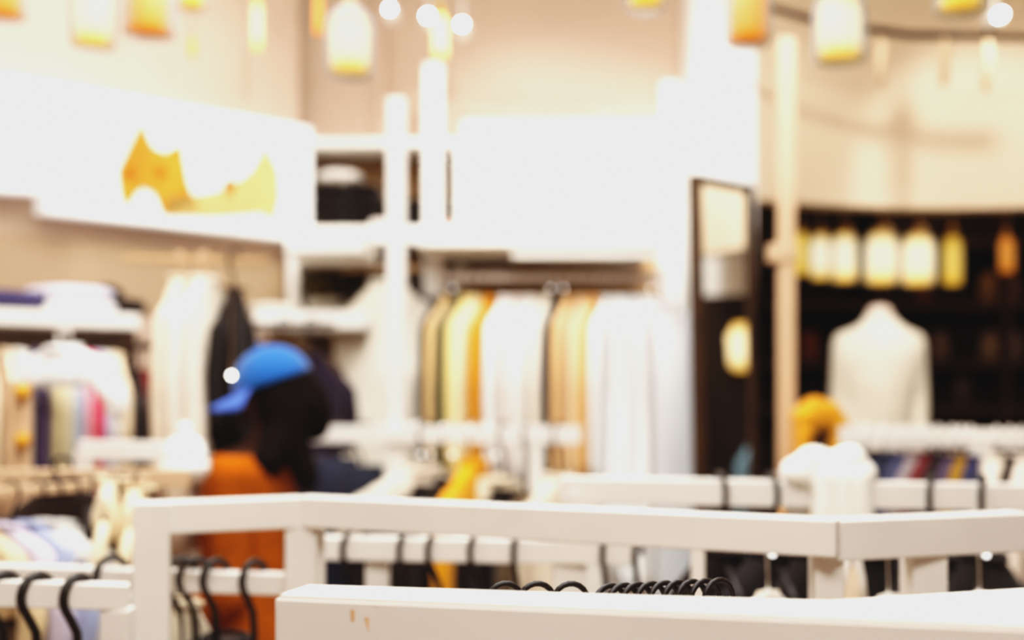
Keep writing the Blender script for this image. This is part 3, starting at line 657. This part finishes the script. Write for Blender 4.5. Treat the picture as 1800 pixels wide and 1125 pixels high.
for a_ in ((452, 88, 16, 90, 4.3, GL_PALE, 'slim pale pendant tube high on the left wall'), (560, 60, 14, 80, 4.3, GL_AMB, 'slim amber pendant tube left of the alone lantern'), (338, 100, 12, 34, 4.0, GL_AMB, 'tiny amber pendant drop above the sign'), (774, 104, 26, 80, 3.9, GL_PALE, 'slim pale pendant under the three spotlights')):
    lantern(*a_, group='slim pendants', glass=0)
for a_ in ((1408, 482, 26, 74, 5.2, GL_YEL, 'dim lantern in the dark room just right of the peach pole'), (1442, 490, 34, 78, 5.4, GL_PALE, 'lantern in the dark room second from the peach pole'), (1484, 494, 42, 84, 5.2, GL_PALE, 'lantern in the dark room third from the peach pole'),
    (1549, 498, 54, 90, 5.1, GL_PALE, 'big bright lantern right above the mannequin neck'), (1614, 500, 54, 88, 5.1, GL_PALE, 'big bright lantern right of the one above the mannequin'), (1674, 500, 32, 84, 5.4, GL_YEL, 'slim yellow lantern in the dark room'), (1770, 478, 24, 60, 5.6, GL_AMB, 'dim orange lantern at the far right of the dark room')):
    lantern(*a_, group='lanterns in the dark room', glass=1.1)
# the one the mirror shows
o_ = thing('hanging_lantern', 'lantern at the right wall seen only in the leaning mirror', 'lantern', (2.8, 4.78, 1.66))
build('shade', lathe_bm([(.05, 0), (.08, .03), (.085, .18), (.05, .24)]), GL_PALE, o_, world=False)
build('cord', tube_bm([(0, 0, .24), (0, 0, 1.84)], .003, 6), BLACK, o_, world=False)
garment('hanging_shirt', 'pale blue shirt on the right wall seen only in the leaning mirror', 'shirt', (2.9, 4.85, 1.3), .9, cloth(150, 190, 210), L=.3, sw=.12)

# ------------------------------------------------------------------ spotlights
def spot(px, py, Y, label, aim=(0, 0, 0), r=.013, tilt=0):
    c = W(px, py, Y); t = thing('spotlight', label, 'spotlight', c, 0, 'ceiling spotlights')
    bm = lathe_bm([(.02, 0), (.026, -.03), (.03, -.085), (.02, -.1)], seg=16)
    M = Matrix.Rotation(math.radians(-78), 4, 'X'); bm.transform(M.inverted() if False else Matrix.Rotation(math.radians(90), 4, 'X')); 
    for v in bm.verts: v.co.y = -v.co.y if False else abs(v.co.y)
    build('housing', bm, WHITE2, t, world=False)
    build('lens', ell_bm((0, -.003, 0), (r*(1.7 if tilt else 1), .004, r), M=Matrix.Rotation(tilt, 4, 'Y')), SPOTE, t, world=False)
    build('stem', tube_bm([(0, .05, .02), (0, .05, 3.5-c.z)], .005, 8), WHITE2, t, world=False)
spot(685, 16, 4.5, 'leftmost of three small spotlights at the top centre', r=.011)
spot(752, 28, 4.5, 'middle of three small spotlights at the top centre', r=.014)
spot(812, 43, 4.5, 'rightmost of three small spotlights at the top centre')
spot(1758, 27, 4.2, 'oval bright spotlight in the top right corner', r=.012, tilt=-.6)
for px, py, Y, r, lab in ((407, 660, 2.9, .0065, 'small round ball glowing as a glint left of the blue cap'),):
    c_ = W(px, py, Y); t_ = thing('glint_ball', lab, 'highlight', c_); build('highlight', ell_bm((0, 0, 0), (r,)*3), mat('highlight_glow', (1, 1, 1), .5, 0, emit=(1, .93, .82), es=11), t_, world=False); build('cord', tube_bm([(0, 0, r), (0, 0, 3.5-c_.z)], .0008, 6), CREAMP, t_, world=False)  # glowing ball and cord added to stand in for a small glint

# track bar crossing the top right
tk = tube_bm([W(1335, 8, 4.2), W(1440, 38, 4.25), W(1600, 62, 4.3), W(1830, 66, 4.3)], .014, 10)
tag(build('ceiling_track', tk, DARKS), 'brown track bar crossing the top right corner', 'track')
for px, ex in ((1550, 150), (1660, 150), (1735, 160)):
    tag(build('track_spotlight', tube_bm([W(px, 64, 4.3), W(px+2, 90, 4.3), W(px-2, ex, 4.3)], [.008, .02, .012], 12), mat('track_lamp_paint', s2l(216, 184, 146), .7)), '%s tan lamp head hanging from the brown track bar' % {1550: 'left', 1660: 'middle', 1735: 'right'}[px], 'spotlight', 'tan lamp heads')

# ------------------------------------------------------------------ dark room furnishings
dk = thing('dark_cabinet', 'dark brown cabinet of open shelves at the back of the dark room', 'cabinet', (2.0, 6.1, 0))
build('carcass', box((1.15, 6.22, 0), (2.95, 6.3, 2.4), .002), DARKW, dk)
for z in (.5, .95, 1.4, 1.62, 1.9, 2.2): build('shelf', box((1.15, 5.95, z), (2.95, 6.22, z+.03), .003), DARKS, dk)
for x in (1.15, 1.75, 2.35, 2.92): build('divider', box((x, 5.96, 0), (x+.025, 6.22, 2.4), .002), DARKS, dk)
i = 0
for px, z, c in ((1738, 1.93, (120, 96, 74)), (1775, 1.93, (130, 104, 84)), (1650, 1.65, (110, 90, 78)), (1740, 1.65, (128, 106, 84)), (1780, 1.65, (116, 96, 84)), (1620, 1.93, (90, 52, 20)), (1420, 1.65, (120, 60, 16)), (1690, 1.43, (70, 50, 34))):
    x = (px-CX)/F*6.08; i += 1
    tag(build('storage_jar', lathe_bm([(.04, 0), (.05, .01), (.052, .1), (.035, .13), (.035, .15)], (x, 6.08, z)), mat('jar_%d' % i, s2l(*c), .5)), 'dim %s jar on the dark cabinet, %s' % ('orange brown' if c[2] < 40 else 'greyish brown', ['upper shelf near right', 'upper shelf at far right', 'middle shelf behind mannequin shoulder', 'middle shelf near right', 'middle shelf at far right', 'upper shelf under the bright lanterns', 'middle shelf beside the pole', 'low shelf right of mannequin'][i-1]), 'jar', 'jars in the dark cabinet')

# ------------------------------------------------------------------ person
PY = 3.3
hc = Vector((W(488, 672, PY).x, PY, W(488, 672, PY).z-.035))
per = thing('person', 'person in a blue cap and rust orange top, facing left and looking down', 'person', (hc.x+.03, PY, 0))
pit = math.radians(20)
HM = Matrix.Translation(hc) @ Matrix.Rotation(math.radians(188), 4, 'Z') @ Matrix.Rotation(pit, 4, 'Y')   # local +x = face direction
def H(x, y, z): return HM @ Vector((x, y, z))
def hell(c, r, bm): ell_bm(HM @ Vector(c), r, bm, M=HM.to_3x3().to_4x4())
bx_, by_ = hc.x-.075, PY
bm = bmesh.new()
hell((0, 0, .01), (.095, .075, .1), bm); hell((.03, 0, -.06), (.06, .055, .07), bm); hell((.055, 0, -.095), (.03, .03, .022), bm)
capsule_bm(H(.085, 0, -.005), H(.112, 0, -.035), .009, .013, bm); hell((.082, 0, -.068), (.02, .026, .008), bm); hell((.078, 0, .015), (.02, .05, .012), bm)
for s in (-1, 1):
    hell((-.005, s*.078, -.02), (.022, .01, .032), bm); hell((.082, s*.03, -.004), (.012, .015, .009), bm)
sh = 1.325
capsule_bm(H(-.02, 0, -.07), (bx_+.01, by_, sh+.0), .052, .055, bm)
# torso, side view facing left (-x); shoulders spread along y
def torso(bm, lv, g=0):
    rings = []
    for z, rx, ry in lv: rings.append([bm.verts.new((bx_+(rx+g)*math.cos(2*PI*k/32), by_+(ry+g)*math.copysign(abs(math.sin(2*PI*k/32))**.85, math.sin(2*PI*k/32)), z)) for k in range(32)])
    for i in range(len(rings)-1):
        for k in range(32): bm.faces.new((rings[i][k], rings[i][(k+1) % 32], rings[i+1][(k+1) % 32], rings[i+1][k]))
    bm.faces.new(rings[0]); bm.faces.new(rings[-1][::-1]); bmesh.ops.recalc_face_normals(bm, faces=bm.faces[:])
TL_ = [(sh+.03, .05, .07), (sh+.015, .065, .13), (sh-.02, .082, .175), (sh-.1, .1, .175), (sh-.2, .105, .16), (sh-.3, .098, .142), (sh-.4, .102, .15), (sh-.5, .115, .165), (sh-.56, .11, .16)]
torso(bm, TL_)
def arm(bm, s, k=1.0, hand=True):
    S = Vector((bx_, by_+s*.19, sh-.04)); E = Vector((bx_+.0, by_+s*.22, sh-.32)); Wr = Vector((bx_-.17, by_+s*.16, sh-.42))
    capsule_bm(S, E, .045*k, .036*k, bm); capsule_bm(E, Wr, .035*k, .025*k if hand else .03*k, bm)
    return Wr
for s in (-1, 1):
    wr = arm(bm, s); d = Vector((-.95, -.1*s, -.25)).normalized()
    pal = wr+d*.055; ell_bm(pal, (.045, .04, .016), bm)
    for j, L_ in enumerate((.062, .072, .068, .055)):
        b0 = pal+d*.03+Vector((0, (j-1.5)*.023, 0)); b1 = b0+d*L_*.5+Vector((0, 0, -.005)); b2 = b1+Vector((d.x*.4, 0, -.8)).normalized()*L_*.45
        capsule_bm(b0, b1, .0085, .0078, bm, 3); capsule_bm(b1, b2, .0078, .007, bm, 3)
    t0 = pal-d*.02+Vector((0, -s*.028, 0)); t1 = t0+d*.03+Vector((0, -s*.02, -.01)); capsule_bm(t0, t1, .011, .0095, bm, 3); capsule_bm(t1, t1+d*.025, .0095, .008, bm, 3)
    hip = Vector((bx_+.01, by_+s*.085, .86)); kn = Vector((bx_-.01+s*.02, by_+s*.09, .47)); an = Vector((bx_+.02+s*.03, by_+s*.09, .08))
    capsule_bm(hip, kn, .085, .055, bm); capsule_bm(kn, an, .053, .036, bm); ell_bm(an+Vector((-.05, 0, -.04)), (.12, .045, .04), bm)
SKIN = mat('brown_skin', s2l(62, 36, 22), .6, .06, 20)
build('body', fuse(bm, .005, 3), SKIN, per)
# clothes
bm = bmesh.new()
torso(bm, TL_[1:]+[(sh-.62, .125, .175), (sh-.66, .122, .172)], .02)
for s in (-1, 1): arm(bm, s, 1.35, False)
build('orange_top', fuse(bm, .008, 5), mat('rust_orange_knit', s2l(158, 80, 0), .9, .45, 6, bump=.3, spec=.1), per)
bm = bmesh.new()
for s in (-1, 1):
    hip = Vector((bx_+.01, by_+s*.085, .84)); kn = Vector((bx_-.01+s*.02, by_+s*.09, .47)); an = Vector((bx_+.02+s*.03, by_+s*.09, .11))
    capsule_bm(hip, kn, .088, .068, bm); capsule_bm(kn, an, .068, .06, bm)
ell_bm((bx_+.01, by_, .86), (.1, .145, .1), bm)
build('trousers', fuse(bm, .009, 4), cloth(34, 30, 34), per)
for s in (-1, 1):
    c = Vector((bx_-.02+s*.03, by_+s*.09, 0)); bm = bmesh.new(); ell_bm(c+Vector((-.02, 0, .04)), (.14, .055, .045), bm); ell_bm(c+Vector((.05, 0, .06)), (.06, .05, .06), bm)
    for v in bm.verts: v.co.z = max(v.co.z, .001)
    build('shoe', bm, BLACK, per)
bm = bmesh.new()
hell((.02, 0, -.06), (.055, .082, .08), bm)
hell((-.015, 0, .0), (.098, .09, .1), bm); hell((-.06, 0, -.05), (.065, .08, .1), bm)
for s in (-1, 1):
    hell((.0, s*.075, -.07), (.055, .03, .11), bm); capsule_bm(H(.01, s*.07, -.07), H(.0, s*.075, -.2)+Vector((.01, 0, -.03)), .042, .03, bm)
capsule_bm(H(-.05, 0, -.03), W(470, 812, PY-.12), .065, .042, bm); capsule_bm(H(-.05, .03, -.05), Vector((bx_+.06, by_, sh+.03)), .06, .045, bm)
build('hair', fuse(bm, .008, 5), mat('black_hair', s2l(18, 11, 8), .9, .2, 40, spec=.08), per)
# cap: dome + brim
CAP = mat('blue_cap_fabric', s2l(14, 88, 160), .85, .08, 10, bump=.2, sheen=.3)
bm = bmesh.new(); t = bmesh.new(); bmesh.ops.create_uvsphere(t, u_segments=32, v_segments=20, radius=1)
bmesh.ops.delete(t, geom=[v for v in t.verts if v.co.z < -.05], context='VERTS')
for v in t.verts: v.co = Vector((v.co.x*.106, v.co.y*.094, v.co.z*.1+.035))
t.transform(HM)
cp = build('cap', t, CAP, per); sm = cp.modifiers.new('s', 'SOLIDIFY'); sm.thickness = .004; sm.offset = 1
bm = bmesh.new(); rows = []
for i in range(13):
    a_ = math.radians(-62+i*124/12); row = []
    for j in range(5):
        r0 = j/4; rx = .098+.085*r0*math.cos(a_*.75)**.6; x = rx*math.cos(a_*.9); y = (.094+.012*r0)*math.sin(a_*1.15)
        row.append(bm.verts.new(H(x, y, .04-.012*r0-3.0*y*y*r0)))
    rows.append(row)
for i in range(12):
    for j in range(4): bm.faces.new((rows[i][j], rows[i][j+1], rows[i+1][j+1], rows[i+1][j]))
br = build('brim', bm, mat('blue_brim_fabric', s2l(78, 112, 196), .7, .05, 10), cp, world=True); sm = br.modifiers.new('s', 'SOLIDIFY'); sm.thickness = .005
build('button', ell_bm(H(0, 0, .139), (.008,)*3, seg=12), CAP, cp)

# ------------------------------------------------------------------ lights
def area(name, loc, aim, size, e, col, sy=None):
    l = D.lights.new(name, 'AREA'); l.energy = e; l.color = col; l.size = size
    if sy: l.shape = 'RECTANGLE'; l.size_y = sy
    o = D.objects.new(name, l); C.objects.link(o); o.location = loc
    o.rotation_euler = (Vector(aim)-Vector(loc)).to_track_quat('-Z', 'Y').to_euler(); return o
def spotl(name, loc, aim, e, ang, col, blend=.6, r=.05):
    l = D.lights.new(name, 'SPOT'); l.energy = e; l.color = col; l.spot_size = math.radians(ang); l.spot_blend = blend; l.shadow_soft_size = r
    o = D.objects.new(name, l); C.objects.link(o); o.location = loc
    o.rotation_euler = (Vector(aim)-Vector(loc)).to_track_quat('-Z', 'Y').to_euler(); return o
WARM = (1, .965, .915)
area('ceiling_panel', (-.3, 2.6, 3.45), (-.3, 2.6, 0), 2.6, 112, WARM, 2.2)
area('front_fill', (0, .2, 3.4), (0, 2.5, 1.0), 1.6, 76, WARM, 1.0)  # unseen fill light added on the camera side
spotl('wall_wash_centre', (.1, 3.2, 3.3), (.15, 4.95, 2.0), 80, 52, (1, .975, .94))
spotl('wall_wash_left', (-.3, 2.6, 3.3), (-1.35, 4.4, 2.2), 55, 45, (1, .975, .94))
spotl('wall_wash_right', (1.75, 3.75, 2.95), (1.85, 4.9, 2.3), 38, 58, (1, .96, .91))
spotl('column_wash', (.8, 2.9, 3.3), (.85, 4.6, 2.2), 50, 45, (1, .96, .9))
spotl('wall_wash_far_right', (1.9, 4.0, 3.3), (3.0, 4.85, 2.3), 90, 60, (1, .97, .93))  # unseen spot added to brighten the wall that the mirror shows
spotl('mannequin_spot', (1.0, 3.2, 3.3), (1.48, 5.0, 1.5), 30, 26, (1, .94, .86))
spotl('centre_row_spot', (.3, 2.6, 3.3), (.2, 4.4, 1.5), 42, 38, (1, .96, .92))
pl_ = D.lights.new('dark_room_glow', 'POINT'); pl_.energy = 5; pl_.color = (1, .6, .25); pl_.shadow_soft_size = .1  # unseen lamp added for a warm glow the lanterns hardly give
po_ = D.objects.new('dark_room_glow', pl_); C.objects.link(po_); po_.location = (2.0, 5.6, 2.5)
w = D.worlds.new('w'); bpy.context.scene.world = w; w.use_nodes = True
w.node_tree.nodes['Background'].inputs[0].default_value = (1, .94, .86, 1); w.node_tree.nodes['Background'].inputs[1].default_value = .25

# ------------------------------------------------------------------ camera
cam = D.cameras.new('camera'); co = D.objects.new('camera', cam); C.objects.link(co)
co.location = (0, 0, CAMZ); co.rotation_euler = (PI/2, 0, 0)
cam.sensor_width = 36; cam.lens = 36*F/1800; cam.shift_y = (HZ-562.5)/1800
cam.dof.use_dof = True; cam.dof.focus_distance = 1.25; cam.dof.aperture_fstop = (cam.lens/1000)/(50/F)
cam.clip_start = .05
s = bpy.context.scene; s.camera = co
s.view_settings.view_transform = 'Standard'; s.view_settings.exposure = 0.0; s.cycles.film_exposure = 1.36

s.view_settings.use_curve_mapping = True
cm = s.view_settings.curve_mapping
cm.use_clip = True; cm.extend = 'HORIZONTAL'
cv = cm.curves[3]
cv.points[0].location = (0, .004); cv.points[1].location = (1, .84)
for x, y in ((.02, .013), (.1, .083), (.45, .45), (.75, .71)): cv.points.new(x, y)
for i, m_ in ((1, .52), (2, .535)):
    c_ = cm.curves[i]; c_.points.new(.5, m_); c_.points.new(.06, .055)
cm.update()
